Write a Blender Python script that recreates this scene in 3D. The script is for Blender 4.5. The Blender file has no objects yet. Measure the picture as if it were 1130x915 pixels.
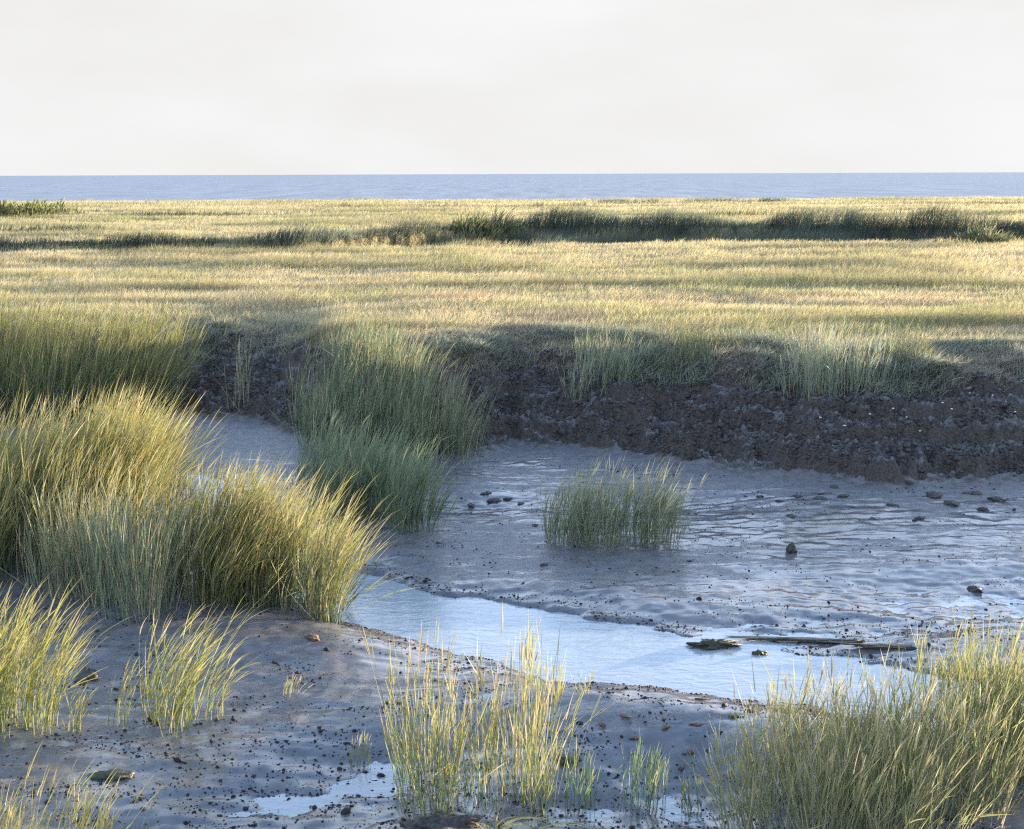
import bpy, math, random, zlib
import numpy as np
from mathutils import Vector, Matrix
R = math.radians
rng = np.random.default_rng(7)
random.seed(7)
sc = bpy.context.scene
COL = sc.collection

# ------------------------------------------------------------------ camera
H = 4.0                                   # eye height above the creek mud
FPX, CX, CY = 1398.0, 565.0, 457.5        # focal length and centre in photo pixels
PITCH = math.atan(265.5 / FPX)
ROLL = R(0.2)
cam_d = bpy.data.cameras.new("camera")
cam = bpy.data.objects.new("camera", cam_d)
COL.objects.link(cam)
cam_d.sensor_fit = 'HORIZONTAL'
cam_d.angle_x = 2 * math.atan(565 / FPX)
cam_d.clip_start, cam_d.clip_end = 0.05, 120000
CAMROT = Matrix.Rotation(math.pi / 2 - PITCH, 3, 'X') @ Matrix.Rotation(-ROLL, 3, 'Z')
cam.matrix_world = Matrix.Translation((0, 0, H)) @ CAMROT.to_4x4()
sc.camera = cam

# ------------------------------------------------------------------ light
SUN_AZ, SUN_EL = R(62), R(3.8)            # to the right of the view and low
S = Vector((math.sin(SUN_AZ) * math.cos(SUN_EL), math.cos(SUN_AZ) * math.cos(SUN_EL), math.sin(SUN_EL)))
sl = bpy.data.lights.new("sun", 'SUN')
sl.energy, sl.angle, sl.color = 5.0, R(0.6), (1.0, 0.83, 0.58)
sun = bpy.data.objects.new("sun", sl)
sun.rotation_euler = S.to_track_quat('Z', 'Y').to_euler()
COL.objects.link(sun)

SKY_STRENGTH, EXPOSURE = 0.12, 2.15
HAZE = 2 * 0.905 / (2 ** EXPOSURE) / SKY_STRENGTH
w = bpy.data.worlds.new("World")
sc.world = w
w.use_nodes = True
nt = w.node_tree
nt.nodes.clear()
def wn(t, **k):
    n = nt.nodes.new(t)
    for a, b in k.items(): setattr(n, a, b)
    return n
sky = wn('ShaderNodeTexSky', sky_type='NISHITA', sun_disc=False, sun_elevation=SUN_EL, sun_rotation=SUN_AZ,
         air_density=1.0, dust_density=0.6, ozone_density=1.6)
tc = wn('ShaderNodeTexCoord')
sep = wn('ShaderNodeSeparateXYZ')
nt.links.new(tc.outputs['Generated'], sep.inputs[0])
veil = wn('ShaderNodeValToRGB')           # bright thin high haze low over the sea
veil.color_ramp.interpolation = 'EASE'
e = veil.color_ramp.elements
e[0].position, e[0].color = 0.0, (1, 1, 1, 1)
e[1].position, e[1].color = 0.75, (0.0, 0.0, 0.0, 1)
k = e.new(0.14); k.color = (1, 1, 1, 1)
k = e.new(0.40); k.color = (0.6, 0.6, 0.6, 1)
glow = wn('ShaderNodeValToRGB')           # brightness added to the unseen sky above the view, lifting ambient light and reflections
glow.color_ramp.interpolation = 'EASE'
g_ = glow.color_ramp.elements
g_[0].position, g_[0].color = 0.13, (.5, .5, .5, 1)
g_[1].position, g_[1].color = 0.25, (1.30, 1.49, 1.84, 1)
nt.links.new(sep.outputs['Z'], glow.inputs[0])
nt.links.new(sep.outputs['Z'], veil.inputs[0])
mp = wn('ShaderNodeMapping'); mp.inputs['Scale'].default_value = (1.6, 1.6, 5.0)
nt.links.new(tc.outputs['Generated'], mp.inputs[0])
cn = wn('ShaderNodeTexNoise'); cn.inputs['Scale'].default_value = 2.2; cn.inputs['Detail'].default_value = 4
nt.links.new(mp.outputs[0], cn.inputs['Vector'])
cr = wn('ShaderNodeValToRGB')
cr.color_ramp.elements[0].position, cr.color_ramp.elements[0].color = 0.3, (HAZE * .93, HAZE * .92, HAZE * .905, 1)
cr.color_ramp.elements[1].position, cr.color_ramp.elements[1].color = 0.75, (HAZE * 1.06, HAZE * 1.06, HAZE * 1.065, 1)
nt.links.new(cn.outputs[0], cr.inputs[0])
hs = wn('ShaderNodeMix', data_type='RGBA', blend_type='MULTIPLY')
hs.inputs[0].default_value = 1.0
nt.links.new(sky.outputs[0], hs.inputs[6]); hs.inputs[7].default_value = (2.0, 2.2, 2.6, 1)
mx = wn('ShaderNodeMix', data_type='RGBA')
nt.links.new(veil.outputs[0], mx.inputs[0])
nt.links.new(hs.outputs[2], mx.inputs[6])
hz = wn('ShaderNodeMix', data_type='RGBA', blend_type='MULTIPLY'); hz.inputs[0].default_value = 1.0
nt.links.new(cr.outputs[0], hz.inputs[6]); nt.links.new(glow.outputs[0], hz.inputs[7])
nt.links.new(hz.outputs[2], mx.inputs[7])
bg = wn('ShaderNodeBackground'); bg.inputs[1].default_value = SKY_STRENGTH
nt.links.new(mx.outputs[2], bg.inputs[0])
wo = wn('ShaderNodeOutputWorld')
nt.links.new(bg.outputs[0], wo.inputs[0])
sc.view_settings.view_transform = 'Standard'
sc.view_settings.look = 'None'
sc.view_settings.exposure = EXPOSURE
sc.view_settings.gamma = 1
sc.view_settings.use_curve_mapping = False
sc.cycles.use_denoising = False
sc.cycles.filter_width = 1.25

# ------------------------------------------------------------------ noise
_p = np.random.default_rng(3).permutation(256)
_p = np.concatenate([_p, _p])
_g = np.stack([np.cos(np.arange(256) * 2.39996), np.sin(np.arange(256) * 2.39996)], 1)
def perlin(x, y):
    xi, yi = np.floor(x).astype(np.int64), np.floor(y).astype(np.int64)
    xf, yf = x - xi, y - yi
    xi &= 255; yi &= 255
    u, v = xf * xf * xf * (xf * (xf * 6 - 15) + 10), yf * yf * yf * (yf * (yf * 6 - 15) + 10)
    def gr(ix, iy, dx, dy):
        g = _g[_p[_p[ix & 255] + (iy & 255)]]
        return g[..., 0] * dx + g[..., 1] * dy
    a = gr(xi, yi, xf, yf); b = gr(xi + 1, yi, xf - 1, yf)
    c = gr(xi, yi + 1, xf, yf - 1); d = gr(xi + 1, yi + 1, xf - 1, yf - 1)
    return (a + u * (b - a)) * (1 - v) + (c + u * (d - c)) * v
def fbm(x, y, o=4, gain=0.5):
    s, a = 0, 1.0
    for i in range(o):
        s = s + a * perlin(x * 2 ** i + 17.3 * i, y * 2 ** i + 9.1 * i); a *= gain
    return s
def cells(x, y):
    # distance to the nearest of a set of scattered points: rounded lumps with creases between them
    xi, yi = np.floor(x).astype(np.int64), np.floor(y).astype(np.int64)
    best = np.full(x.shape, 9.0)
    for i in (-1, 0, 1):
        for j in (-1, 0, 1):
            hsh = _p[_p[(xi + i) & 255] + ((yi + j) & 255)]
            px_, py_ = xi + i + _p[hsh] / 256.0, yi + j + _p[(hsh + 91) & 255] / 256.0
            best = np.minimum(best, np.hypot(x - px_, y - py_))
    return best
def sstep(a, b, x):
    t = np.clip((x - a) / (b - a), 0, 1)
    return t * t * (3 - 2 * t)

# ------------------------------------------------------------------ rays through the photo, used to survey the plan
def ray(px, py):
    return np.array(CAMROT @ Vector(((px - CX) / FPX, -(py - CY) / FPX, -1.0)))
def plan(px, py, z=0.0):
    d = ray(px, py); t = (z - H) / d[2]
    return d[0] * t, d[1] * t

# ------------------------------------------------------------------ terrain
BX = [-60, -22, -12, -8.6, -6.3, -5.2, -4.2, -3.5, -2.8, -2.0, -1.1, -0.5, 0.0, 1.0, 2.3, 3.6, 5.1, 6.6, 8.6, 11, 13, 16, 20, 60]
BY = [24, 22, 20.0, 20.0, 20.4, 20.7, 20.3, 19.4, 18.2, 17.4, 17.3, 17.7, 18.4, 17.9, 17.0, 16.3, 15.8, 15.9, 16.0, 16.3, 18.8, 23, 26, 28]
CREEK = [(1500, 812, .5), (1250, 794, .52), (1130, 781, .55), (1000, 765, .62), (850, 745, .66), (700, 718, .68), (550, 690, .66), (430, 666, .58),
         (350, 632, .45), (275, 585, .34), (235, 528, .26), (160, 512, .22), (0, 508, .22), (-300, 506, .25)]
CREEKW = [(*plan(a, b), c) for a, b, c in CREEK]
def creek_dist(x, y):
    best = np.full(x.shape, 1e9)
    for (x0, y0, w0), (x1, y1, w1) in zip(CREEKW[:-1], CREEKW[1:]):
        dx, dy = x1 - x0, y1 - y0
        t = np.clip(((x - x0) * dx + (y - y0) * dy) / (dx * dx + dy * dy), 0, 1)
        d = np.hypot(x - x0 - t * dx, y - y0 - t * dy) / (w0 + (w1 - w0) * t)
        best = np.minimum(best, d)
    return best
def blob(x, y, px, py, rx, ry):
    a, b = plan(px, py)
    return np.exp(-(((x - a) / rx) ** 2 + ((y - b) / ry) ** 2))
GX = [-80, -40, -22, -14, -8, -2, 4, 10, 17, 22, 40, 80]
GN = [40, 42, 43, 44, 44.5, 46, 47, 47, 48, 49, 50, 55]
GF = [42, 44, 46, 48, 49, 60, 63, 63, 62, 57, 56, 62]
def terrain(x, y):
    n1 = fbm(x * .5, y * .5, 4)
    n2 = fbm(x * 1.7 + 40, y * 1.7, 4)
    fine = fbm(x * 6 + 11, y * 6, 4, .55)
    vfine = fbm(x * 15 + 3, y * 15 + 8, 3, .6)
    yb = np.interp(x, BX, BY) + n1 * .35 + n2 * .22
    s = y - yb
    # flats
    h = 0.02 + 0.10 * sstep(-4, 0, s) + n1 * .03 + n2 * .016 + fine * .008 + vfine * .0028 + fbm(x * 1.1 + y * .35, y * 7, 4, .6) * .013
    h += .16 * blob(x, y, 700, 790, 1.6, .55) + .14 * blob(x, y, 330, 715, 1.5, .7) + .10 * blob(x, y, 60, 720, 1.8, 1.4)
    h += .16 * blob(x, y, 960, 850, 1.3, .8) + .2 * blob(x, y, 100, 620, 2.0, 1.6)
    h += .12 * blob(x, y, 500, 905, .5, .2)
    pud = np.maximum.reduce([blob(x, y, 330, 890, 1.2, .6), blob(x, y, 640, 900, .9, .45), blob(x, y, 420, 850, .8, .5), blob(x, y, 200, 910, .9, .3), blob(x, y, 930, 685, 1.2, .4),
                             blob(x, y, 1060, 660, 1.7, .8), blob(x, y, 700, 560, 1.5, .5) * .6, blob(x, y, 520, 560, 1.0, .5) * .6, blob(x, y, 760, 880, .5, .5)])
    wet = np.clip(pud * 1.2, 0, 1)
    h = h * (1 - wet) + wet * (-0.072 + n2 * .020 + fine * .016 + vfine * .007 + fbm(x * 1.1 + y * .35, y * 7, 4, .6) * .014)
    cd = creek_dist(x, y) + n2 * .16 + fine * .06 + fbm(x * .9 + 8, y * 5, 4, .6) * .34 * sstep(.5, 3.5, x)
    h = h - .07 * sstep(2.3, 1.1, cd) - .34 * sstep(1.2, .55, cd)
    # hollow mud bench on the right of the far bank, stepped scarp, then the grassed shoulder
    lump = np.abs(fbm(x * 1.3, s * 5.0 + n1 * 3, 4, .6)) * .24 + fbm(x * 8 + 5, y * 10, 3, .65) * .05 - .05
    bk = (s > -.6) & (s < 2.4) & (np.abs(x) < 12)
    xb, yq = x[bk] + .10 * fine[bk] + .15 * n2[bk], y[bk] + .10 * fine[bk] + .2 * n2[bk]
    lump[bk] += .10 * (.45 - cells(xb * 3.1 + n2[bk], yq * 6.0)) + .075 * (.45 - cells(xb * 8.3 + 30, yq * 11))
    edge = sstep(-.5, .1, s) * (1 - sstep(1.5, 2.4, s))
    hump = np.maximum(0, fbm(x * .9 + 14, y * .9, 3)) * .36 * sstep(1.2, 1.8, s) * (1 - sstep(1.9, 2.9, s))
    sj = s + fbm(x * 1.2, y * 1.2 + 30, 4, .6) * .30 + fbm(x * 5 + 4, y * 5, 2) * .10
    prof = np.interp(sj, [-.7, -.1, .15, .5, .62, .95, 1.1, 1.45, 1.65, 2.0, 2.6, 3.2, 6], [0, .08, .34, .38, .58, .63, .82, .88, 1.01, 1.13, 1.23, 1.30, 1.33])
    h = h + prof * (1 - .14 * sstep(-2.9, -3.8, x) * sstep(-8, -6.5, x) * (1 - sstep(1.5, 6, s))) * sstep(-.8, -.1, s) + lump * edge + hump
    # tidal creek out on the marsh
    gn, gf = np.interp(x, GX, GN) + n1 * .9, np.interp(x, GX, GF) + n1 * 1.1 + n2 * .4
    far = sstep(28, 36, y)
    h += far * (fbm(x * .06, y * .12, 3) * .10 + n1 * .05)
    h = np.where(y > 30, h - 1.1 * sstep(gn - .9, gn + .9, y) * (1 - sstep(gf - .8, gf + .3, y)), h)
    for yc, x0, x1, wd, dp in ((77, 9, 60, 1.5, .75), (80, -60, -13, 1.3, .6), (99, -16, 14, 1.6, .6), (104, 26, 70, 1.6, .6), (37, -30, -6, .35, .2), (38.5, 6, 22, .35, .2), (57, -34, -16, 1.0, .6), (90, -50, -24, 1.5, .6)):
        q = np.abs(y - yc - n1 * 1.5 - .05 * (x - x0)) / wd
        h = h - dp * (1 - sstep(.5, 1.2, q)) * sstep(x0, x0 + 4, x) * (1 - sstep(x1 - 5, x1, x))
    # the sea edge and a low sand bar
    se = 126 + fbm(x * .05, y * 0 + 4, 3) * 10
    fall = sstep(0, 9, y - se)
    h = h * (1 - fall) + fall * -2.2
    bar = sstep(246, 252, y) * (1 - sstep(262, 272, y))
    h = h + bar * .4
    # the bank the photographer stands on
    near = sstep(4.2, 1.0, y)
    h = h * (1 - near) + near * (2.2 + n1 * .1)
    return h, s, cd, wet, edge
def axis(parts):
    out = []
    for a, b, s0, s1 in parts:
        v = a
        n = 0
        while v < b - 1e-6:
            out.append(v); t = (v - a) / (b - a); v += s0 + (s1 - s0) * t
    out.append(parts[-1][1]); return np.array(out)
pos = axis([(0, 9.2, .036, .036), (9.2, 30, .05, .6), (30, 110, .6, 3), (110, 420, 4, 25)])
xs = np.concatenate([-pos[:0:-1], pos])
ys = axis([(-20, 6.2, 1.6, .06), (6.2, 15.5, .034, .034), (15.5, 21.5, .030, .030), (21.5, 26, .035, .12), (26, 42, .15, .4), (42, 68, .3, .4), (68, 140, .6, 1.6), (140, 300, 2, 8)])
XX, YY = np.meshgrid(xs, ys)
ZZ, SS, CD, WET, EDGE = terrain(XX, YY)
def height(x, y):
    i = np.clip(np.searchsorted(xs, x) - 1, 0, len(xs) - 2); j = np.clip(np.searchsorted(ys, y) - 1, 0, len(ys) - 2)
    u = (x - xs[i]) / (xs[i + 1] - xs[i]); v = (y - ys[j]) / (ys[j + 1] - ys[j])
    return (ZZ[j, i] * (1 - u) + ZZ[j, i + 1] * u) * (1 - v) + (ZZ[j + 1, i] * (1 - u) + ZZ[j + 1, i + 1] * u) * v
def hit(px, py):
    d = ray(px, py); t = np.linspace(5, 200, 20000)
    x, y, z = d[0] * t, d[1] * t, H + d[2] * t
    k = np.argmax(z < height(x, y))
    return x[k], y[k]

# ------------------------------------------------------------------ materials
class NT:
    def __init__(s, name):
        s.m = bpy.data.materials.new(name); s.m.use_nodes = True; s.t = s.m.node_tree; s.t.nodes.clear()
        s.out = s.n('ShaderNodeOutputMaterial'); s.b = s.n('ShaderNodeBsdfPrincipled')
        s.l(s.b.outputs[0], s.out.inputs[0])
    def n(s, t, **k):
        q = s.t.nodes.new(t)
        for a, b in k.items(): setattr(q, a, b)
        return q
    def l(s, a, b): s.t.links.new(a, b)
    def noise(s, scale, detail=5, rough=.55, vec=None, dist=0):
        q = s.n('ShaderNodeTexNoise'); q.inputs['Scale'].default_value = scale
        q.inputs['Detail'].default_value = detail; q.inputs['Roughness'].default_value = rough; q.inputs['Distortion'].default_value = dist
        if vec is None:
            g = s.n('ShaderNodeNewGeometry'); vec = g.outputs['Position']
        s.l(vec, q.inputs['Vector']); return q.outputs[0]
    def ramp(s, f, stops):
        q = s.n('ShaderNodeValToRGB'); e = q.color_ramp.elements
        for i, (p, c) in enumerate(stops):
            c = (c, c, c, 1) if not isinstance(c, tuple) else (*c, 1)
            if i < 2: e[i].position, e[i].color = p, c
            else:
                k = e.new(p); k.color = c
        s.l(f, q.inputs[0]); return q.outputs[0]
    def mix(s, f, a, b):
        q = s.n('ShaderNodeMix', data_type='RGBA')
        for sock, v in ((q.inputs[0], f), (q.inputs[6], a), (q.inputs[7], b)):
            if isinstance(v, (int, float)): sock.default_value = v if sock == q.inputs[0] else (v, v, v, 1)
            elif isinstance(v, tuple): sock.default_value = (*v, 1)
            else: s.l(v, sock)
        return q.outputs[2]
    def math(s, op, a, b):
        q = s.n('ShaderNodeMath', operation=op)
        for sock, v in ((q.inputs[0], a), (q.inputs[1], b)):
            if isinstance(v, (int, float)): sock.default_value = v
            else: s.l(v, sock)
        return q.outputs[0]
    def bump(s, h, strength, dist, nrm=None):
        q = s.n('ShaderNodeBump'); q.inputs['Strength'].default_value = strength; q.inputs['Distance'].default_value = dist
        s.l(h, q.inputs['Height'])
        if nrm is not None: s.l(nrm, q.inputs['Normal'])
        return q.outputs[0]

def mat_ground():
    M = NT("mud_and_turf")
    at = M.n('ShaderNodeAttribute', attribute_name='mask')
    sp = M.n('ShaderNodeSeparateColor'); M.l(at.outputs['Color'], sp.inputs[0])
    peat, turf, wet = sp.outputs[0], sp.outputs[1], sp.outputs[2]
    n_big, n_mid, n_fin = M.noise(1.3, 5), M.noise(7, 6, .6), M.noise(38, 5, .65)
    mud = M.mix(M.ramp(n_mid, [(.35, 0.0), (.7, 1.0)]), (.09, .086, .094), (.165, .156, .163))
    mud = M.mix(M.math('MULTIPLY', M.ramp(n_big, [(.45, 0.0), (.65, 1.0)]), .5), mud, (.14, .118, .108))
    pt = M.mix(M.ramp(n_fin, [(.38, 0.0), (.66, 1.0)]), (.026, .021, .018), (.108, .088, .074))
    tf = M.mix(M.ramp(n_mid, [(.35, 0.0), (.65, 1.0)]), (.15, .125, .065), (.24, .20, .10))
    c = M.mix(peat, mud, pt); c = M.mix(turf, c, tf)
    c = M.mix(at.outputs['Alpha'], c, (.30, .27, .23))
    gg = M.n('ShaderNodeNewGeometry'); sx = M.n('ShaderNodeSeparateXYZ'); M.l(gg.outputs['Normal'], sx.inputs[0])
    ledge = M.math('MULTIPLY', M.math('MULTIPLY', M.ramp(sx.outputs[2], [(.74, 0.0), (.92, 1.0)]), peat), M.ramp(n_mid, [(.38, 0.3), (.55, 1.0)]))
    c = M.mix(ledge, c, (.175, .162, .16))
    M.l(c, M.b.inputs['Base Color'])
    mpp = M.n('ShaderNodeMapping'); mpp.inputs['Scale'].default_value = (1.0, 3.2, 1.0); mpp.inputs['Rotation'].default_value = (0, 0, .18)
    M.l(gg.outputs['Position'], mpp.inputs[0])
    film = M.ramp(M.math('SUBTRACT', M.math('ADD', M.math('MULTIPLY', M.noise(1.3, 6, .62, mpp.outputs[0], .4), .62), M.math('ADD', M.math('MULTIPLY', M.noise(7, 4, .6, mpp.outputs[0]), .22), M.math('MULTIPLY', M.noise(19, 3, .6, mpp.outputs[0]), .16))), M.math('MULTIPLY', wet, .13)), [(.45, 1.0), (.55, 0.0)])
    rill = M.noise(5.5, 5, .6, mpp.outputs[0], .8)
    rg = M.mix(film, .44, .10)
    rg = M.mix(peat, rg, M.ramp(n_fin, [(.35, .45), (.6, .8)])); rg = M.mix(turf, rg, .9)
    M.l(rg, M.b.inputs['Roughness'])
    sl_ = M.mix(M.math('MAXIMUM', turf, M.math('MULTIPLY', peat, .75)), .8, .12)
    M.l(sl_, M.b.inputs['Specular IOR Level'])
    hh = M.math('ADD', M.math('MULTIPLY', n_fin, .35), M.math('ADD', M.math('MULTIPLY', M.noise(110, 3, .6), .12), M.math('MULTIPLY', rill, .55)))
    st = M.mix(peat, M.mix(film, .75, .07), 1.0)
    bq = M.n('ShaderNodeBump'); bq.inputs['Distance'].default_value = .05
    M.l(st, bq.inputs['Strength']); M.l(hh, bq.inputs['Height'])
    M.l(bq.outputs[0], M.b.inputs['Normal'])
    return M.m
def mat_grass(name, transl=.35, rough=.55):
    M = NT(name)
    at = M.n('ShaderNodeAttribute', attribute_name='col')
    M.l(at.outputs['Color'], M.b.inputs['Base Color'])
    M.b.inputs['Roughness'].default_value = rough
    M.b.inputs['Specular IOR Level'].default_value = .25
    tr = M.n('ShaderNodeBsdfTranslucent'); M.l(at.outputs['Color'], tr.inputs[0])
    mxs = M.n('ShaderNodeMixShader'); mxs.inputs[0].default_value = transl
    M.l(M.b.outputs[0], mxs.inputs[1]); M.l(tr.outputs[0], mxs.inputs[2]); M.l(mxs.outputs[0], M.out.inputs[0])
    return M.m
def mat_creek():
    M = NT("creek_water")
    M.b.inputs['Base Color'].default_value = (.30, .335, .37, 1)
    M.b.inputs['Roughness'].default_value = .04; M.b.inputs['IOR'].default_value = 1.33
    M.b.inputs['Specular IOR Level'].default_value = .8
    g = M.n('ShaderNodeNewGeometry'); m = M.n('ShaderNodeMapping'); m.inputs['Scale'].default_value = (1.0, 2.6, 1); m.inputs['Rotation'].default_value = (0, 0, .35)
    M.l(g.outputs['Position'], m.inputs[0])
    n = M.noise(4.2, 4, .55, m.outputs[0], .6)
    n2 = M.noise(17, 2, .5, m.outputs[0])
    M.l(M.bump(M.math('ADD', n, M.math('MULTIPLY', n2, .12)), .13, .06), M.b.inputs['Normal'])
    return M.m
def mat_sea():
    M = NT("sea_water")
    g = M.n('ShaderNodeNewGeometry'); m = M.n('ShaderNodeMapping'); m.inputs['Scale'].default_value = (1, .12, 1)
    M.l(g.outputs['Position'], m.inputs[0])
    n = M.noise(.16, 8, .7, m.outputs[0])
    M.l(M.ramp(n, [(.36, (.105, .121, .155)), (.64, (.225, .243, .275))]), M.b.inputs['Base Color'])
    M.b.inputs['Roughness'].default_value = .5; M.b.inputs['Specular IOR Level'].default_value = .25
    M.l(M.bump(M.noise(.5, 6, .65, m.outputs[0]), .8, .6), M.b.inputs['Normal'])
    return M.m
def mat_plain(name, c0, c1, scale=25, rough=.6, spec=.4, bump=.5):
    M = NT(name)
    tcn = M.n('ShaderNodeTexCoord'); n = M.noise(scale, 5, .6, tcn.outputs['Object'])
    M.l(M.ramp(n, [(.35, c0), (.68, c1)]), M.b.inputs['Base Color'])
    M.b.inputs['Roughness'].default_value = rough; M.b.inputs['Specular IOR Level'].default_value = spec
    M.l(M.bump(n, bump, .02), M.b.inputs['Normal'])
    return M.m
M_GROUND, M_CREEK, M_SEA = mat_ground(), mat_creek(), mat_sea()
M_GRASS = mat_grass("grass_blade")
M_MARSH = mat_grass("marsh_blade", .5, .7)
M_CLOD = mat_plain("wet_mud_clod", (.024, .021, .019), (.085, .074, .068), 30, .6, .35)
M_CRUMB = mat_plain("dark_mud_crumb", (.016, .015, .017), (.035, .032, .033), 9, .7, .2, .2)
M_SHELL = mat_plain("bleached_shell", (.55, .52, .47), (.78, .75, .70), 60, .5, .4, .2)
M_WOOD = mat_plain("drift_wood", (.10, .085, .07), (.26, .22, .18), 40, .7, .3)
M_DRYLEAF = mat_plain("brown_litter", (.09, .05, .032), (.24, .15, .09), 40, .7, .3)
M_WEED = mat_plain("wet_weed", (.018, .020, .014), (.07, .066, .04), 40, .5, .4)

# ------------------------------------------------------------------ mesh helpers
def mesh_np(name, v, quads, mat, col=None, tris=None, smooth=False):
    me = bpy.data.meshes.new(name)
    v = np.asarray(v, np.float32).reshape(-1, 3)
    fs = []
    nq = 0 if quads is None else len(quads); ntri = 0 if tris is None else len(tris)
    loops = np.concatenate([a.ravel() for a in (quads, tris) if a is not None and len(a)]).astype(np.int32)
    start = np.concatenate([np.arange(nq) * 4, nq * 4 + np.arange(ntri) * 3]).astype(np.int32)
    tot = np.concatenate([np.full(nq, 4), np.full(ntri, 3)]).astype(np.int32)
    me.vertices.add(len(v)); me.vertices.foreach_set('co', v.ravel())
    me.loops.add(len(loops)); me.loops.foreach_set('vertex_index', loops)
    me.polygons.add(nq + ntri); me.polygons.foreach_set('loop_start', start); me.polygons.foreach_set('loop_total', tot)
    if smooth: me.polygons.foreach_set('use_smooth', np.ones(nq + ntri, bool))
    if col is not None:
        nm, c = col
        a = me.attributes.new(nm, 'FLOAT_COLOR', 'POINT')
        c = np.asarray(c, np.float32).reshape(len(v), -1)
        if c.shape[1] == 3: c = np.concatenate([c, np.ones((len(v), 1), np.float32)], 1)
        a.data.foreach_set('color', c.ravel())
    me.update(calc_edges=True)
    me.materials.append(mat)
    return me
def link(name, me, parent=None, loc=None, **props):
    o = bpy.data.objects.new(name, me)
    COL.objects.link(o)
    if parent is not None: o.parent = parent
    if loc is not None: o.location = loc
    for a, b in props.items():
        if b is not None: o[a] = b
    return o

# ------------------------------------------------------------------ the setting
ny, nx = XX.shape
ii = (np.arange(ny - 1)[:, None] * nx + np.arange(nx - 1)[None, :]).ravel()
quads = np.stack([ii, ii + 1, ii + nx + 1, ii + nx], 1)
peat = np.where((YY < 30), sstep(-.62, -.3, SS + .25 * fbm(XX * 2.2, YY * 2.2, 3)) * (1 - sstep(1.7, 2.3, SS)), 0)
gn0, gf0 = np.interp(XX, GX, GN), np.interp(XX, GX, GF)
turf = np.where(YY < 30, sstep(1.55, 2.2, SS), 1.0) * (1 - .8 * ((YY > 30) & (ZZ < .45)))
turf = np.maximum(turf, sstep(4, 2, YY))
sand = ((YY > 180)).astype(float)
SHEEN = .75 * np.clip(blob(XX, YY, 340, 865, 2.0, .9) + blob(XX, YY, 700, 885, 1.6, .6) + blob(XX, YY, 1000, 660, 2.6, .8) + .7 * blob(XX, YY, 950, 590, 2.2, .9) + .5 * blob(XX, YY, 780, 590, 1.2, .5), 0, 1)
DRY = np.clip(blob(XX, YY, 260, 480, 2.2, 2.6) + .5 * blob(XX, YY, 560, 615, 2.0, 1.0) + .6 * sstep(-1.4, -.3, SS) * (YY < 26), 0, 1)
mask = np.stack([np.maximum(peat, ((YY > 30) & (YY < 120) & (ZZ < .45)) * 1.0), turf * (1 - sand), np.maximum(WET, sstep(2.6, 1.2, CD) * .8) - 1.3 * DRY + SHEEN, sand], -1)
ground = link("ground", mesh_np("ground", np.stack([XX, YY, ZZ], -1), quads, M_GROUND, ('mask', mask), smooth=True), kind='structure',
              label='wet grey creek mud rising to a dark eroded bank and marsh')
def sheet(name, x0, x1, y0, y1, z, mat, label):
    v = [(x0, y0, z), (x1, y0, z), (x1, y1, z), (x0, y1, z)]
    return link(name, mesh_np(name, v, np.array([[0, 1, 2, 3]]), mat), kind='structure', label=label)
sheet("creek_water", -25, 18, 6.5, 22.5, -.075, M_CREEK, 'pale tidal creek water winding between the mud flats')
sheet("sea", -60000, 60000, 124, 60000, -.5, M_SEA, 'blue grey sea up to the horizon')

# ------------------------------------------------------------------ grass
def unit(v): return v / np.maximum(np.linalg.norm(v, axis=-1, keepdims=True), 1e-9)
class Blades:
    def __init__(s): s.v, s.q, s.c, s.n = [], [], [], 0
    def add(s, base, d0, L, curv, width, c0, c1, nseg=4, side=None, power=2.0, wmin=.05, cg=1.0, bulge=False):
        N = len(base)
        if N == 0: return None
        t = np.linspace(0, 1, nseg + 1)
        P = base[:, None, :] + L[:, None, None] * (t[None, :, None] * d0[:, None, :] + (t ** 2)[None, :, None] * curv[:, None, :])
        if side is None:
            a = rng.uniform(0, 2 * np.pi, N); side = np.stack([np.cos(a), np.sin(a), rng.uniform(-.2, .2, N)], 1)
        side = unit(side - (side * d0).sum(1, keepdims=True) * d0)
        prof = np.sin(np.pi * np.clip(t * .92 + .06, 0, 1)) if bulge else 1 - (1 - wmin) * t ** power
        off = side[:, None, :] * (width[:, None] * .5 * prof[None, :])[..., None]
        V = np.stack([P - off, P + off], 2)
        s.v.append(V.reshape(-1, 3))
        b = s.n + (np.arange(N)[:, None] * (nseg + 1) + np.arange(nseg)[None, :]) * 2
        s.q.append(np.stack([b, b + 1, b + 3, b + 2], -1).reshape(-1, 4))
        C = c0[:, None, :] + (c1 - c0)[:, None, :] * (t ** cg)[None, :, None]
        s.c.append(np.repeat(C[:, :, None, :], 2, 2).reshape(-1, 3))
        s.n += N * (nseg + 1) * 2
        return P
    def mesh(s, name, mat, origin=(0, 0, 0)):
        return mesh_np(name, np.concatenate(s.v) - np.array(origin), np.concatenate(s.q), mat, ('col', np.concatenate(s.c)))
def tint(c, N, var=.18, hue=.06):
    c = np.asarray(c)[None, :] * (1 + rng.normal(0, var, (N, 1))) * (1 + rng.normal(0, hue, (N, 3)))
    return np.clip(c, .008, .8)
GREEN, BLUEGREEN = (.125, .165, .062), (.16, .20, .125)
STRAW, YELLOW, PALE = (.44, .37, .19), (.36, .33, .10), (.50, .45, .30)
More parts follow.
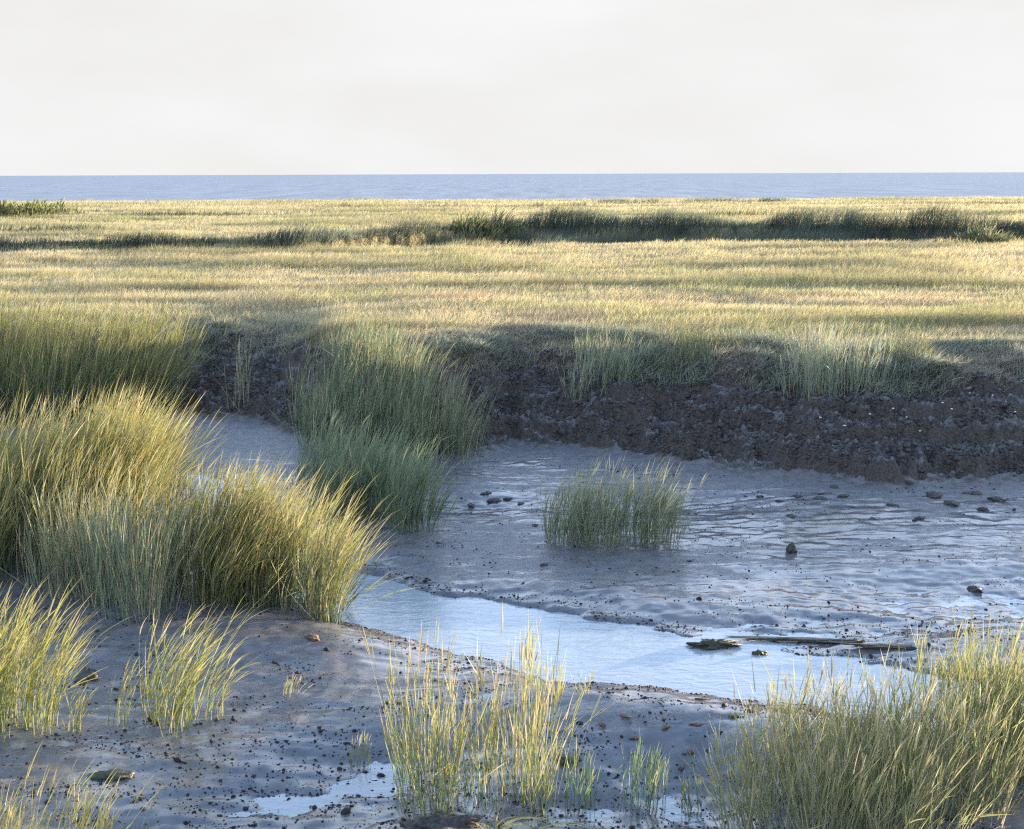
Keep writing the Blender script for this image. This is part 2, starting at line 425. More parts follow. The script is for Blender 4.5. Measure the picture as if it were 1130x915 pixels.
def scatter_ell(cx, cy, rx, ry, n, rot=0, holes=1.0):
    r, a = np.sqrt(rng.uniform(0, 1, n)), rng.uniform(0, 2 * np.pi, n)
    u, v = r * np.cos(a) * rx, r * np.sin(a) * ry
    lump = fbm((cx + u) * 2.3, (cy + v) * 2.3, 2)
    keep = lump * holes > -.5 + r * .34 - rng.uniform(0, .25, n)
    u, v, r = u[keep], v[keep], r[keep]
    return cx + u * math.cos(rot) - v * math.sin(rot), cy + u * math.sin(rot) + v * math.cos(rot), r
DENS = 1.08
def clump(name, label, cat, ells, hgt, group=None, lean=(.16, .0), spread=.14, leafc=GREEN, tipc=YELLOW, dry=.12, heads=.1,
          leaves=5, leaf_len=.36, leaf_w=.0064, droop=.15, dome=.35, hvar=.16, stalkc=None, wild=.5, pack=13, holes=1.0):
    global rng
    rng = np.random.default_rng(zlib.crc32(label.encode()))
    """ells: (photo px, photo py of the foot, rx, ry in metres, stems)"""
    bx, by, br = [], [], []
    for px, py, rx, ry, n in ells:
        x0, y0 = hit(px, py)
        x, y, r = scatter_ell(x0, y0, rx, ry, int(n * (DENS if n > 100 else 1)), holes=holes)
        bx.append(x); by.append(y); br.append(r)
    bx, by, br = map(np.concatenate, (bx, by, br))
    cx, cy = bx.mean(), by.mean()
    root_loc = (cx, cy, float(height(np.array([cx]), np.array([cy]))[0]))
    root = link(name, None, loc=root_loc, label=label, category=cat, group=group)
    N = len(bx)
    K = max(1, N // pack)
    tid = rng.integers(0, K, N); tsrc = rng.integers(0, N, K)
    tx, ty = bx[tsrc][tid], by[tsrc][tid]
    if K > 3:
        near = rng.uniform(0, 1, N) < .8
        g1, g2 = rng.normal(0, .055, N), rng.normal(0, .055, N)
        bx, by = np.where(near, tx + g1, bx), np.where(near, ty + g2, by)
        br = np.where(near, br[tsrc][tid], br)
        tout = np.stack([np.where(near, g1, 0), np.where(near, g2, 0)], 1) * spread * 14
    else:
        tout = np.zeros((N, 2))
    bz = height(bx, by) - .015
    base = np.stack([bx, by, bz], 1)
    th = 1 + rng.normal(0, .13, K)
    ta = rng.uniform(0, 2 * np.pi, K); tl = rng.uniform(0, spread * .9, K)
    h = hgt * (1 - dome * br ** 2) * (1 + rng.normal(0, hvar, N)) * th[tid] * (1 + .35 * fbm(bx * 1.8 + 5, by * 1.8, 2))
    h = np.clip(h, hgt * .25, hgt * 1.3)
    a = rng.uniform(0, 2 * np.pi, N)
    out = np.stack([bx - cx, by - cy], 1); out = out / (np.linalg.norm(out, axis=1, keepdims=True) + .3)
    tilt = np.stack([np.cos(a), np.sin(a)], 1) * rng.uniform(0, spread, N)[:, None] + out * spread * .6 * (br ** 2)[:, None]
    tilt = tilt + tout + np.stack([np.cos(ta) * tl, np.sin(ta) * tl], 1)[tid]
    bentm = rng.uniform(0, 1, N) < .05
    tilt[bentm] += rng.normal(0, .55, (bentm.sum(), 2))
    d0 = unit(np.concatenate([tilt, np.ones((N, 1))], 1))
    lf = rng.uniform(.5, 1.4, N)
    curv = np.stack([lean[0] * lf, lean[1] * lf, -.04 * lf], 1)
    isdry = rng.uniform(0, 1, N) < dry
    green, dead = Blades(), Blades()
    for sel, B, c0, c1 in ((~isdry, green, leafc, leafc), (isdry, dead, PALE if stalkc is None else stalkc, STRAW)):
        n = sel.sum()
        if n == 0: continue
        w = rng.uniform(.0045, .007, n)
        P = B.add(base[sel], d0[sel], h[sel] * .82, curv[sel], w, tint(c0, n), tint(c1, n), 5, wmin=.35)
        L = leaves if B is green else max(1, leaves // 3)
        for k in range(L):
            t = np.clip(rng.uniform(.12, 1.0, n) if k < L - 1 else np.full(n, .98), 0, .999)
            fi = t * 5; i0 = np.floor(fi).astype(int); f = (fi - i0)[:, None]
            p = P[np.arange(n), i0] * (1 - f) + P[np.arange(n), i0 + 1] * f
            tan = unit(P[np.arange(n), i0 + 1] - P[np.arange(n), i0])
            az = rng.uniform(0, 2 * np.pi, n)
            o = np.stack([np.cos(az) * wild + lean[0] * .9, np.sin(az) * wild + lean[1] * .9, np.zeros(n)], 1)
            dl = unit(tan + o * rng.uniform(.4, 1.0, n)[:, None] * (.55 if k < L - 1 else .25))
            LL = leaf_len * hgt * rng.uniform(.55, 1.2, n) * (.75 + .25 * t)
            cv = np.stack([lean[0] * rng.uniform(.1, 1.1, n), lean[1] * rng.uniform(.1, 1.1, n), -droop * rng.uniform(.2, 1.3, n)], 1)
            mixf = np.clip(t + rng.normal(0, .25, n), 0, 1)[:, None]
            ca, cb = tint(c0, n), tint(tipc if B is green else STRAW, n)
            B.add(p, dl, LL, cv, leaf_w * rng.uniform(.6, 1.25, n), ca * (1 - mixf * .45) + cb * mixf * .45, ca * (1 - mixf) * .55 + cb * (.45 + mixf * .55), 4, cg=1.3)
    hd = Blades()
    hs_ = (rng.uniform(0, 1, N) < heads)
    if hs_.sum() > 0:
        n = hs_.sum()
        top = base[hs_] + h[hs_][:, None] * .80 * (d0[hs_] + curv[hs_])
        dt = unit(d0[hs_] + 2 * curv[hs_])
        for rep in range(2):
            hd.add(top, dt, hgt * rng.uniform(.18, .32, n), np.stack([np.full(n, lean[0] * .4), np.full(n, lean[1] * .4), np.full(n, -.05)], 1), rng.uniform(.006, .011, n),
                   tint(STRAW, n), tint(PALE, n), 4, bulge=True)
    if green.n: link("leaf_blades", green.mesh("leaf_blades", M_GRASS, root_loc), root, kind='stuff')
    if dead.n: link("dry_stalks", dead.mesh("dry_stalks", M_GRASS, root_loc), root, kind='stuff')
    if hd.n: link("seed_heads", hd.mesh("seed_heads", M_GRASS, root_loc), root, kind='stuff')
    return root
#CLUMPS
TALL = 'tall cordgrass clumps along the creek'
C = 'grass clump'
clump("tall_grass_stand", 'tall dark reed-like grass stand on the far bank at the left edge of the view', C,
      [(-60, 452, 1.5, .8, 1300), (60, 452, 1.5, .8, 1300), (150, 455, .7, .6, 600)], 1.45, TALL, leafc=(.095, .125, .08), lean=(.10, .02), leaves=5, dome=.2, heads=.05)
clump("cordgrass_clump", 'green grass clump covering the slumped far bank left of centre', C,
      [(400, 462, .9, .75, 700), (470, 492, .7, .45, 540), (370, 430, .8, .5, 380)], .92, TALL, leafc=BLUEGREEN, tipc=(.26, .27, .15), lean=(.10, -.05), leaves=5, dome=.25, heads=.05, dry=.2)
clump("cordgrass_clump", 'soft bright green grass clump on the flat in front of the slumped bank clump', C,
      [(400, 566, .55, .42, 480), (448, 585, .32, .2, 160), (362, 552, .4, .34, 210)], .88, TALL, leafc=(.17, .205, .125), tipc=(.24, .28, .16), lean=(.14, 0), leaves=6, leaf_w=.008, dry=.03, heads=.0)
clump("cordgrass_clump", 'lone green grass clump standing in the middle of the mud flat', C,
      [(672, 600, .70, .24, 380), (632, 596, .3, .2, 110), (722, 598, .25, .18, 70)], .76, TALL, leafc=(.21, .235, .15), pack=6, holes=.3, tipc=(.31, .31, .18), lean=(.12, 0), leaves=5, dry=.06, heads=.05)
clump("cordgrass_clump", 'largest yellow-tipped dark grass clump at the left edge above the creek', C,
      [(40, 612, 1.25, .9, 2300), (115, 592, .75, .85, 1250), (-80, 620, .8, .9, 900)], 1.35, TALL, lean=(.15, -.02), leaves=5, heads=.22, dry=.14, leafc=(.12, .155, .085), tipc=(.42, .37, .12))
clump("cordgrass_clump", 'pale bluish grass clump in front of the largest left clump', C,
      [(145, 668, .42, .32, 330), (80, 655, .35, .25, 200), (145, 684, .25, .1, 90)], 1.05, TALL, leafc=(.20, .24, .15), tipc=(.34, .33, .2), lean=(.04, 0), leaves=5, heads=.10, dry=.28)
clump("cordgrass_clump", 'yellow-topped grass clump leaning right over the edge of the creek water', C,
      [(232, 658, .62, .46, 1050), (306, 664, .46, .38, 640), (362, 686, .2, .14, 110)], 1.06, TALL, lean=(.17, -.02), leaves=5, heads=.22, dry=.18, leafc=(.14, .165, .08), tipc=(.42, .37, .13))
FORE = 'grass tufts on the foreground mud'
Y2 = (.46, .40, .13)
clump("cordgrass_tuft", 'bright yellow-green windswept tuft cut off by the left edge of the view', C,
      [(5, 798, .30, .28, 190), (48, 800, .14, .12, 70)], .92, FORE, leafc=(.24, .27, .08), tipc=Y2, lean=(.18, 0), leaves=4, heads=.12, dry=.16)
clump("cordgrass_tuft", 'tall yellow tuft leaning right on the left foreground mud', C,
      [(190, 803, .13, .10, 85), (160, 792, .1, .06, 14), (216, 795, .08, .06, 10)], .88, FORE, leafc=(.24, .27, .08), tipc=Y2, lean=(.24, 0), leaves=3, heads=.12, dry=.16, leaf_len=.3)
clump("cordgrass_tuft", 'short tuft just left of the tall leaning yellow tuft', C, [(134, 803, .09, .08, 26)], .45, FORE, leafc=(.22, .25, .09), tipc=Y2, lean=(.2, 0), heads=0, leaves=4)
clump("cordgrass_tuft", 'sparse tuft of a few stems just right of the tall leaning yellow tuft', C, [(235, 793, .09, .08, 16)], .52, FORE, leafc=(.24, .26, .09), tipc=Y2, lean=(.32, 0), heads=.1, leaves=4)
clump("cordgrass_tuft", 'thin small tuft right of the windswept tuft at the left edge', C, [(84, 806, .06, .06, 16)], .42, FORE, leafc=(.24, .26, .09), tipc=Y2, lean=(.2, 0), heads=.1, leaves=4)
clump("cordgrass_tuft", 'tiny pale tuft alone on the mud below the creek-side clump', C, [(322, 768, .07, .05, 14)], .17, FORE, leafc=(.36, .33, .15), tipc=STRAW, lean=(.1, 0), heads=0, leaves=3)
clump("cordgrass_tuft", 'tiny round tuft on wet mud left of the central foreground grass', C, [(398, 840, .08, .06, 24)], .19, FORE, leafc=(.28, .30, .14), tipc=STRAW, lean=(.05, 0), heads=0, leaves=3)
clump("cordgrass_clump", 'loose central foreground clump of green stems with straw tops', C,
      [(500, 885, .32, .22, 130), (560, 880, .34, .22, 130), (470, 860, .25, .2, 45)], .95, FORE, leafc=(.19, .235, .10), tipc=Y2, lean=(.03, 0), leaves=3, heads=.34, dry=.30, hvar=.28, leaf_len=.28)
clump("cordgrass_tuft", 'single stem group standing left of the central foreground clump', C, [(447, 895, .06, .05, 12)], .72, FORE, leafc=(.2, .25, .11), tipc=STRAW, lean=(.03, 0), leaves=4, heads=.2, leaf_len=.3)
clump("cordgrass_tuft", 'short tuft of straw blades on the pale mud ridge, leftmost of three', C, [(578, 762, .07, .06, 16)], .42, 'straw tufts on the mud ridge', leafc=(.32, .30, .12), tipc=STRAW, lean=(.05, 0), leaves=3, heads=.3)
clump("cordgrass_tuft", 'short tuft of straw blades on the pale mud ridge, middle of three', C, [(614, 765, .06, .05, 10)], .26, 'straw tufts on the mud ridge', leafc=(.36, .32, .13), tipc=STRAW, lean=(.0, 0), leaves=3, heads=.2)
clump("cordgrass_tuft", 'short fanned tuft of straw blades on the mud ridge, nearest the water', C, [(648, 764, .07, .05, 12)], .18, 'straw tufts on the mud ridge', leafc=(.36, .32, .13), tipc=STRAW, lean=(.05, 0), leaves=3, heads=0, spread=.5)
clump("cordgrass_tuft", 'bluish green shoots right of the central foreground clump', C, [(640, 893, .12, .09, 30)], .38, FORE, leafc=(.14, .21, .11), tipc=(.22, .28, .14), lean=(.05, 0), leaves=4, heads=.02)
clump("cordgrass_tuft", 'bluish green shoots midway between the central and right foreground clumps', C, [(706, 893, .20, .11, 60)], .45, FORE, leafc=(.14, .21, .11), tipc=(.22, .28, .14), lean=(.05, 0), leaves=5, heads=.02)
clump("cordgrass_tuft", 'few thin green shoots in the puddle left of the right foreground clump', C, [(766, 898, .10, .08, 14)], .36, FORE, leafc=(.15, .21, .11), tipc=(.24, .28, .14), lean=(.03, 0), leaves=4, heads=0)
clump("cordgrass_clump", 'large pale yellow-green foreground clump at lower right', C,
      [(900, 880, .52, .42, 400), (980, 870, .45, .42, 330), (860, 905, .35, .25, 170), (1040, 890, .4, .35, 200), (960, 925, .6, .2, 270)], .69, TALL, leafc=(.25, .28, .14), tipc=(.44, .40, .17),
      lean=(.035, -.02), leaves=4, heads=.32, dry=.40, wild=.8, hvar=.26, spread=.22)
clump("cordgrass_clump", 'greener foreground clump at the right edge behind the large pale clump', C,
      [(1100, 835, .42, .34, 420), (1150, 850, .4, .35, 320), (1050, 812, .28, .2, 120)], .80, TALL, leafc=(.17, .215, .085), tipc=(.38, .36, .14), lean=(.07, 0), leaves=4, heads=.25, dry=.24, hvar=.24, spread=.2)
clump("cordgrass_tuft", 'dry yellow grass tips rising at the bottom left corner', C,
      [(40, 985, .45, .2, 110), (130, 975, .28, .14, 50)], .62, FORE, leafc=(.32, .31, .11), tipc=Y2, lean=(.14, 0), leaves=4, heads=.25, dry=.25)
# tussocks along the brow of the far bank
BROW = 'tussocks along the brow of the far bank'
clump("grass_tussock", 'pale grey-green tussock with straw stems at the brow of the far bank, right of centre', C,
      [(910, 432, .55, .35, 260), (950, 428, .45, .3, 160)], .82, BROW, leafc=(.26, .31, .22), tipc=(.40, .41, .29), lean=(.05, -.05), leaves=4, dry=.16, heads=.15)
clump("grass_tussock", 'grey-green tussock on the brow above the lone clump on the flat', C,
      [(660, 424, .6, .35, 260)], .66, BROW, leafc=(.24, .28, .19), tipc=(.3, .31, .19), lean=(.06, -.06), leaves=4, dry=.15, heads=.05)
clump("grass_tussock", 'rounded dark tussock on the brow between the two grey-green tussocks', C,
      [(760, 398, .7, .5, 420)], .55, BROW, leafc=(.14, .16, .085), tipc=(.22, .22, .13), lean=(.05, -.12), leaves=4, dry=.1, heads=0, dome=.7, droop=.6)
clump("grass_tussock", 'small rounded tussock on the brow right of the pale straw-stemmed one', C,
      [(1000, 398, .35, .3, 200)], .55, BROW, leafc=(.14, .17, .09), tipc=(.28, .26, .14), lean=(.05, -.12), leaves=4, dry=.1, heads=0, dome=.7, droop=.6)
clump("grass_tussock", 'thin pale tuft on the bare bank face right of the dark grass stand', C,
      [(266, 440, .22, .15, 40)], .8, BROW, leafc=(.22, .24, .16), tipc=PALE, lean=(.03, 0), leaves=3, dry=.4, heads=.1)
# bushes far out on the marsh
FARB = 'far bushy tussocks on the marsh'
clump("marsh_bush", 'rounded bushy tussock beside the far channel at the centre of the marsh', C,
      [(530, 268, 1.15, .9, 420), (555, 268, .7, .7, 160)], 1.05, FARB, leafc=(.15, .165, .085), tipc=(.31, .29, .13), lean=(.12, 0), spread=.45, leaves=6, leaf_w=.035, dome=.6, heads=0, dry=.05)
clump("marsh_bush", 'low round bush at the right end of the far channel', C,
      [(1085, 269, .85, .8, 240)], .75, FARB, leafc=(.12, .14, .08), tipc=(.2, .2, .11), lean=(.1, 0), spread=.45, leaves=6, leaf_w=.035, dome=.7, heads=0, dry=.05)
clump("marsh_bush", 'dark bush patch far out at the left edge of the marsh', C,
      [(10, 240, 2.6, 1.5, 320), (50, 239, 2.0, 1.2, 160)], .95, FARB, leafc=(.12, .15, .06), tipc=(.24, .24, .09), lean=(.1, 0), spread=.45, leaves=6, leaf_w=.07, dome=.6, heads=0, dry=.05)

# marsh sward: one mass, thinner and broader with distance
def marsh():
    B = Blades()
    def rings(y0, y1, n, hmul=1.0, filt=None, cols=None, wmul=1.0):
        # density falls with the square of the distance
        y = np.exp(rng.uniform(math.log(y0), math.log(y1), n))
        x = rng.uniform(-.62, .62, n) * y
        s = y - (np.interp(x, BX, BY))
        return x, y, s
    x, y, s = rings(17.5, 131, 860000)
    z = height(x, y)
    keep = (s > 1.9 + fbm(x * .9, y * .9, 3) * .9) & (z > .72)
    x, y, z = x[keep], y[keep], z[keep]
    n = len(x)
    d = y / 20
    p1, p2, p3 = fbm(x * .16, y * .3, 4), fbm(x * .5 + 9, y * .9, 3), fbm(x * .05 + 3, y * .10 + 7, 3)
    g = sstep(-.12, .35, p1 + .5 * p3)[:, None]; br = sstep(.05, .4, p2 - .3 * p1)[:, None] * (1 - sstep(40, 60, y))[:, None]
    dk = sstep(.14, .36, fbm(x * .07 + 31, y * .36 + 2, 4))[:, None]
    tuss = fbm(x * .35 + 5, y * 1.1, 3)
    c = np.array((.57, .485, .30)) * (1 - g) + np.array((.47, .425, .22)) * g
    c = c * (1 - br * .7) + np.array((.45, .345, .225)) * br * .7
    c = c * (1 - dk * .7) + np.array((.24, .235, .12)) * dk * .7
    c0 = c * (1 + rng.normal(0, .08, (n, 1))) * (1 + rng.normal(0, .025, (n, 3)))
    h = (.20 + .08 * p1 + .14 * tuss + .05 * p2 + .16 * dk[:, 0]) * rng.uniform(.8, 1.2, n) * (1 + .12 * np.sqrt(d))
    h = np.clip(h, .1, .8)
    sw = fbm(x * .35 + 60, y * .6, 3) * 5
    lean = np.stack([np.cos(sw), np.sin(sw) - .15], 1) * .22 + np.array([.1, 0])
    a = rng.uniform(0, 2 * np.pi, n)
    d0 = unit(np.stack([np.cos(a) * .45 + lean[:, 0] * .5, np.sin(a) * .45 + lean[:, 1] * .5, np.ones(n)], 1))
    cv = np.stack([lean[:, 0], lean[:, 1], np.full(n, -.3)], 1) * rng.uniform(.3, 1.2, n)[:, None]
    B.add(np.stack([x, y, z - .02], 1), d0, h, cv, .0064 * d ** .9 * rng.uniform(.6, 1.3, n), np.clip(c0 * .85, .01, .8), np.clip(c0, .01, .8), 3)
    link("marsh_grass", B.mesh("marsh_grass", M_MARSH), kind='stuff', label='straw coloured salt marsh grass spreading to the sea', category='grass')
marsh()
def brow():
    B = Blades()
    n = 170000
    x = rng.uniform(-12, 12, n)
    s = rng.uniform(1.0, 3.2, n)
    y = np.interp(x, BX, BY) + s
    pt = fbm(x * .8 + 77, y * .8, 3)
    keep = (np.abs(x) < y * .6) & (s > 1.27 - pt * .4) & (rng.uniform(0, 1, n) < .45 + .55 * sstep(1.2, 1.7, s))
    x, y, s, pt = x[keep], y[keep], s[keep], pt[keep]
    n = len(x); z = height(x, y)
    g = sstep(-.3, .3, pt)[:, None]
    c = np.array((.34, .30, .24)) * (1 - g) + np.array((.27, .29, .22)) * g
    c = c * (1 + rng.normal(0, .2, (n, 1)))
    a = rng.uniform(0, 2 * np.pi, n)
    d0 = unit(np.stack([np.cos(a) * .35 + .1, np.sin(a) * .35 - .2, np.ones(n)], 1))
    cv = np.stack([np.cos(a) * .2 + .1, np.sin(a) * .2 - .35, np.full(n, -.45)], 1) * rng.uniform(.3, 1.3, n)[:, None]
    B.add(np.stack([x, y, z - .02], 1), d0, rng.uniform(.11, .27, n) * (1 + .9 * pt) * (1 - .4 * sstep(-2.9, -3.6, x)), cv, .011 * rng.uniform(.6, 1.3, n), np.clip(c * .9, .01, .8), np.clip(c, .01, .8), 4)
    link("bank_grass", B.mesh("bank_grass", M_GRASS), kind='stuff', label='grey green shaded grass hanging over the brow of the mud bank', category='grass')
brow()
def rushes():
    B = Blades()
    n = 100000
    x = rng.uniform(-34, 40, n); gf = np.interp(x, GX, GF)
    y = gf + rng.uniform(-5, 1.2, n)
    pt = fbm(x * .22 + 5, y * .22, 3)
    keep = (pt > -.55 - .6 * sstep(-6, -2, x) * sstep(19, 15, x)) & (np.abs(x) < .62 * y)
    x, y, pt = x[keep], y[keep], pt[keep]; n = len(x); z = height(x, y)
    c = np.array((.10, .115, .085)) * (1 + rng.normal(0, .2, (n, 1))) * (1 + 1.3 * np.clip(fbm(x * .12 + 50, y * .1, 3), -.2, .6)[:, None])
    a = rng.uniform(0, 2 * np.pi, n)
    d0 = unit(np.stack([np.cos(a) * .25 + .1, np.sin(a) * .25, np.ones(n)], 1))
    cv = np.stack([np.full(n, .2), np.zeros(n), np.full(n, -.15)], 1) * rng.uniform(.3, 1.3, n)[:, None]
    wide = sstep(-6, 2, x)
    B.add(np.stack([x, y, z - .02], 1), d0, (.60 + .34 * wide) * rng.uniform(.75, 1.15, n) * (1 + 1.1 * pt), cv, .022 * rng.uniform(.6, 1.3, n), np.clip(c * .9, .01, .8), np.clip(c * 1.1, .01, .8), 3)
    for yc, x0, x1, m_, hh in ((78, 12, 48, 5000, .55), (81, -46, -14, 4000, .5), (100, -14, 6, 2600, .5), (104, 28, 60, 4500, .6), (92, -52, -30, 2600, .5), (58, -32, -18, 2600, .45), (113, 6, 24, 2200, .5)):
        x = rng.uniform(x0, x1, m_); y = yc + rng.normal(0, 1.0, m_) + fbm(x * .12 + yc, x * 0, 3) * 3
        ok = fbm(x * .25 + yc, y * .2, 3) > -.1
        x, y = x[ok], y[ok]; m_ = len(x)
        c = np.array((.13, .135, .085)) * (1 + rng.normal(0, .18, (m_, 1)))
        a = rng.uniform(0, 2 * np.pi, m_)
        B.add(np.stack([x, y, height(x, y) - .02], 1), unit(np.stack([np.cos(a) * .25 + .1, np.sin(a) * .25, np.ones(m_)], 1)), hh * rng.uniform(.6, 1.2, m_), np.tile([.15, 0, -.1], (m_, 1)),
              .045 * rng.uniform(.6, 1.3, m_), np.clip(c * .9, .01, .8), np.clip(c * 1.1, .01, .8), 3)
    link("channel_rushes", B.mesh("channel_rushes", M_MARSH), kind='stuff', label='dark rushes along the far channels across the marsh', category='rushes')
rushes()

# ------------------------------------------------------------------ crumbs, clods, shells, driftwood
def ico(sub):
    import bmesh
    bm = bmesh.new(); bmesh.ops.create_icosphere(bm, subdivisions=sub, radius=1)
    bm.verts.ensure_lookup_table()
    v = np.array([q.co[:] for q in bm.verts]); f = np.array([[q.index for q in p.verts] for p in bm.faces]); bm.free()
    return v, f
def lumps_mesh(name, x, y, z, r, flat, mat, sub=1):
    v0, f0 = ico(sub); n, m = len(x), len(v0)
    a = rng.uniform(0, 2 * np.pi, n)
    sc3 = np.stack([r * rng.uniform(.7, 1.5, n), r * rng.uniform(.7, 1.2, n), r * flat * rng.uniform(.7, 1.3, n)], 1)
    V = v0[None] * sc3[:, None, :] * (1 + rng.normal(0, .24, (n, m, 1)))
    ca, sa = np.cos(a)[:, None], np.sin(a)[:, None]
    V = np.stack([V[..., 0] * ca - V[..., 1] * sa + x[:, None], V[..., 0] * sa + V[..., 1] * ca + y[:, None], V[..., 2] + z[:, None]], -1)
    F = f0[None] + (np.arange(n) * m)[:, None, None]
    return mesh_np(name, V, None, mat, tris=F.reshape(-1, 3), smooth=True)
def crumbs():
    n = 240000
    y = np.exp(rng.uniform(math.log(6.6), math.log(17.5), n)); x = rng.uniform(-.55, .55, n) * y
    s = y - np.interp(x, BX, BY)
    z = height(x, y)
    dens = sstep(-.02, .34, fbm(x * 1.1 + 21, y * 3.6 + x * .6, 4, .6)) * .8 + .025
    cdist = creek_dist(x, y)
    dens = dens * (1 - .6 * sstep(10.5, 12.5, y))
    dens += .8 * ((cdist > 1.0) & (cdist < 1.45))
    dens += .35 * (blob(x, y, 360, 850, 1.3, .8) + blob(x, y, 760, 565, 1.3, .5) + blob(x, y, 950, 690, 1.6, .35) + blob(x, y, 700, 885, .8, .5))
    keep = (s < -.1) & (z > -.085) & (rng.uniform(0, 1, n) < dens * .52)
    x, y, z = x[keep], y[keep], z[keep]
    r = .0043 * rng.lognormal(0, .55, len(x)) * (1 + .01 * (y - 8))
    link("mud_crumbs", lumps_mesh("mud_crumbs", x, y, z + r * .15, r, .6, M_CRUMB, 1), kind='stuff', label='countless small dark crumbs strewn over the wet mud', category='mud crumbs')
crumbs()
def rubble():
    n = 70000
    x = rng.uniform(-10, 11, n); s = rng.uniform(-.12, 1.9, n); y = np.interp(x, BX, BY) + s
    keep = (fbm(x * 1.5, y * 3 + 50, 3) > -.2 + .1 * s) & (np.abs(x) < .6 * y)
    x, y = x[keep], y[keep]
    z = height(x, y); r = .0125 * rng.lognormal(0, .5, len(x))
    link("bank_rubble", lumps_mesh("bank_rubble", x, y, z + r * .1, r, .8, M_CLOD, 1), kind='stuff', label='crumbled dark peat lumps covering the face of the far bank', category='rubble')
rubble()
def lump_obj(name, label, cat, px, py, sx, sy, sz, mat, group=None, rough=.25, rot=None, sub=3, sink=.25, z=None):
    x, y = hit(px, py); zz = float(height(np.array([x]), np.array([y]))[0]) if z is None else z
    v, f = ico(sub)
    o = rng.uniform(0, 50)
    nz = fbm(v[:, 0] * 1.6 + o + v[:, 2], v[:, 1] * 1.6 + v[:, 2] * 1.3, 4, .6)
    v = v * (1 + rough * 2 * nz[:, None]) * np.array([sx, sy, sz])
    me = mesh_np(name, v, None, mat, tris=f, smooth=True)
    ob = link(name, me, loc=(x, y, zz + sz * (1 - 2 * sink) * .5), label=label, category=cat, group=group)
    ob.rotation_euler = (0, 0, rng.uniform(0, 6.28) if rot is None else rot)
    return ob
for px, py, r in [(905, 551, .07), (920, 538, .06), (930, 548, .07), (1003, 533, .06), (1050, 556, .09), (1030, 547, .10), (1015, 572, .05), (985, 558, .06), (1075, 545, .08), (1100, 552, .09), (1085, 563, .07),
                  (873, 570, .06), (860, 553, .04), (963, 573, .04), (880, 548, .05), (940, 560, .035), (838, 548, .04)]:
    lump_obj("mud_clod", 'dark mud clod on the wet flat below the right half of the far bank', 'mud clod', px, py, r * 1.1, r * .8, r * .3, M_CLOD, 'mud clods below the far bank', .45)
for px, py, r in [(537, 545, .06), (545, 553, .08), (520, 558, .05), (560, 551, .05), (575, 556, .045), (485, 600, .04), (590, 580, .04), (600, 624, .045)]:
    lump_obj("mud_clod", 'small dark mud clod on the flat left of the lone grass clump', 'mud clod', px, py, r * 1.1, r * .8, r * .3, M_CLOD, 'mud clods left of the lone clump', .45)
lump_obj("mud_clod", 'upright dark clod standing behind the right end of the lone grass clump', 'mud clod', 731, 558, .07, .06, .09, M_CLOD, None, .4)
lump_obj("mud_clod", 'small pyramid-shaped grey lump alone on the flat right of the lone clump', 'mud clod', 873, 609, .05, .045, .07, M_WEED, None, .5)
lump_obj("mud_clod", 'dark clod on the shiny mud near the right edge, above the creek', 'mud clod', 1075, 652, .06, .05, .03, M_CLOD, None, .5)
lump_obj("stranded_weed", 'dark brown matted weed clump on the mud above the short left tuft', 'seaweed', 97, 747, .13, .08, .03, M_CLOD, None, .45)
lump_obj("stranded_weed", 'dark flat weed clump on the lower left mud', 'seaweed', 122, 856, .14, .06, .016, M_WEED, None, .35, rot=.1)
lump_obj("stranded_weed", 'brown leaf litter lump on the mud below the creek-side clump', 'leaf litter', 345, 705, .055, .04, .022, M_DRYLEAF, None, .6)
lump_obj("mud_hummock", 'dark mud hummock at the foot of the central foreground clump', 'mud hummock', 492, 914, .22, .12, .065, M_CLOD, None, .35, rot=0, sub=4, sink=.5)
lump_obj("mud_hummock", 'dark mossy hummock under the right end of the central foreground clump', 'mud hummock', 625, 838, .08, .06, .022, M_WEED, None, .4, rot=0)
lump_obj("rock", 'long dark rock with a pale top lying in the creek water', 'rock', 787, 737, .18, .08, .05, M_WEED, None, .4, rot=.1, sub=4, z=-.075)
lump_obj("rock", 'little flat dark stone in the water right of the long rock', 'rock', 838, 740, .07, .04, .022, M_WEED, None, .4, rot=.1, z=-.075)
lump_obj("stranded_weed", 'long dark weed strip along the far edge of the creek water, right of centre', 'seaweed', 900, 707, .55, .05, .010, M_WEED, None, .5, rot=-.1, sub=4)
lump_obj("stranded_weed", 'shorter dark weed strip along the far edge of the creek water, near the right clump', 'seaweed', 985, 714, .38, .045, .010, M_WEED, None, .5, rot=-.15, sub=4)
for px, py in [(762, 830), (735, 803), (776, 772), (800, 778), (813, 790), (664, 800), (700, 815), (752, 848), (690, 790), (830, 785), (770, 800)]:
    lump_obj("leaf_litter", 'rusty scrap of plant litter on the mud between the central and right clumps', 'leaf litter', px, py, rng.uniform(.025, .055), .022, .008, M_DRYLEAF, 'rusty litter scraps on the mud ridge', .6, sub=2)
for px, py in [(1070, 434), (1040, 447), (1050, 452), (1095, 437), (1110, 444), (985, 452), (1000, 462), (960, 458), (1058, 470), (1120, 455), (1085, 456), (932, 470), (905, 461), (1015, 480)]:
    lump_obj("shell", 'small white shell on the dark face of the bank at right', 'shell', px, py, .021, .016, .009, M_SHELL, 'white shells on the bank', .2, sub=2, sink=.1)
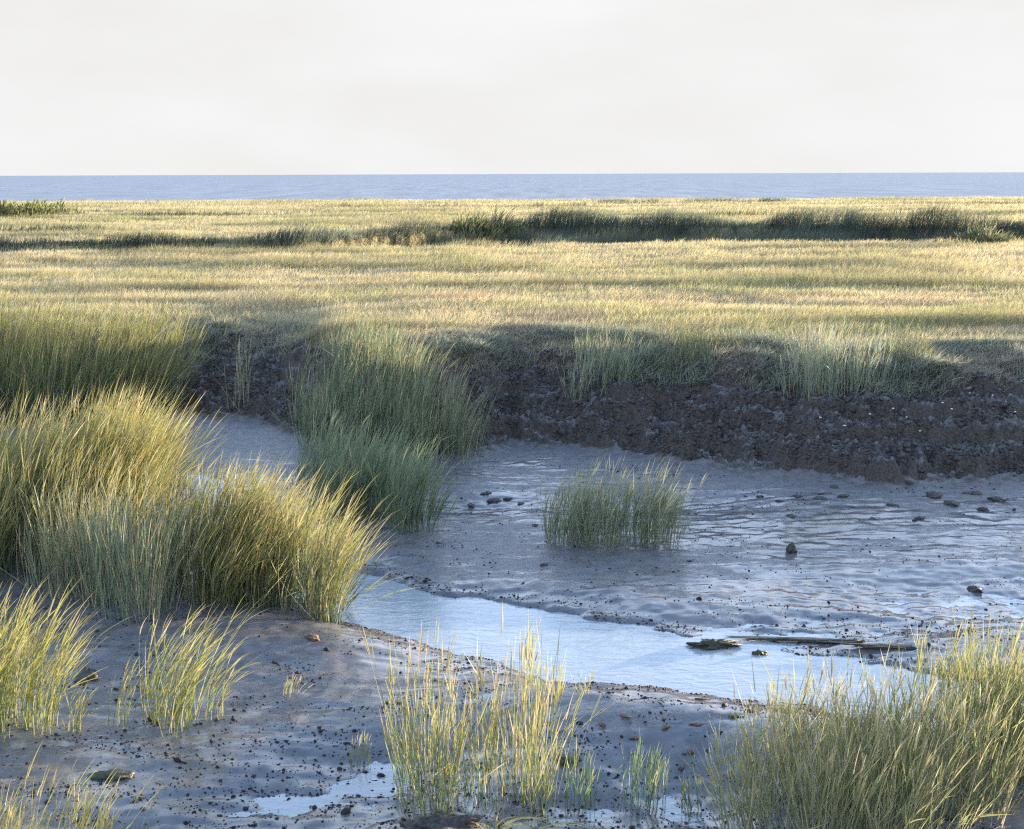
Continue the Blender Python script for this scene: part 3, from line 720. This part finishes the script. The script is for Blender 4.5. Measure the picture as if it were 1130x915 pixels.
def stick(label, px0, py0, px1, py1, r):
    a, b = hit(px0, py0), hit(px1, py1)
    A = np.array([a[0], a[1], float(height(np.array([a[0]]), np.array([a[1]]))[0]) + r]); Bp = np.array([b[0], b[1], float(height(np.array([b[0]]), np.array([b[1]]))[0]) + r])
    n, m = 9, 7; t = np.linspace(0, 1, n); ax = unit((Bp - A)[None])[0]; u = unit(np.cross(ax, [0, 0, 1.])[None])[0]; w_ = np.cross(ax, u)
    ctr = A + (Bp - A) * t[:, None] + u * (np.sin(t * 5) * r * .8)[:, None]
    rr = r * (1 - .5 * t); an = np.linspace(0, 2 * np.pi, m, endpoint=False)
    V = ctr[:, None] + (u * np.cos(an)[:, None] + w_ * np.sin(an)[:, None])[None] * rr[:, None, None]
    q = np.array([[i * m + j, i * m + (j + 1) % m, (i + 1) * m + (j + 1) % m, (i + 1) * m + j] for i in range(n - 1) for j in range(m)])
    V = V.reshape(-1, 3); V = np.concatenate([V, [A, Bp]])
    tr = np.array([[j, n * m, (j + 1) % m] for j in range(m)] + [[(n - 1) * m + j, (n - 1) * m + (j + 1) % m, n * m + 1] for j in range(m)])
    link("stick", mesh_np("stick", V - A, q, M_WOOD, tris=tr, smooth=True), loc=A, label=label, category='stick')
stick('pale weathered stick lying across the top of the bare bank, right of centre', 836, 436, 858, 429, .016)
stick('grey branch on the brow of the bank near the right edge', 1066, 432, 1100, 420, .022)
# bent dry leaves in front at the bottom edge
def bent(label, px, py, hgt, n):
    x0, y0 = hit(px, py); z0 = float(height(np.array([x0]), np.array([y0]))[0])
    B = Blades(); b = np.stack([x0 + rng.normal(0, .03, n), y0 + rng.normal(0, .03, n), np.full(n, z0)], 1)
    a = rng.uniform(-.5, 3.6, n)
    d0 = unit(np.stack([np.cos(a) * .6, np.sin(a) * .2, np.ones(n)], 1))
    B.add(b, d0, np.full(n, hgt) * rng.uniform(.7, 1.2, n), np.stack([np.cos(a) * .7 + .2, np.sin(a) * .2, np.full(n, -.95)], 1), rng.uniform(.010, .018, n), tint((.42, .38, .16), n), tint((.52, .45, .24), n), 8)
    link("bent_grass", B.mesh("bent_grass", M_GRASS, (x0, y0, z0)), loc=(x0, y0, z0), label=label, category='dry grass', group='bent dry blades at the bottom edge')
bent('arching pale dry blades at the bottom edge below the central clump', 545, 925, .42, 9)
bent('arching pale dry blades at the bottom edge, left of the bluish shoots', 590, 925, .36, 9)
bent('low arching dry blades at the bottom edge under the bluish shoots', 705, 930, .28, 8)
print("objects", len(sc.objects))
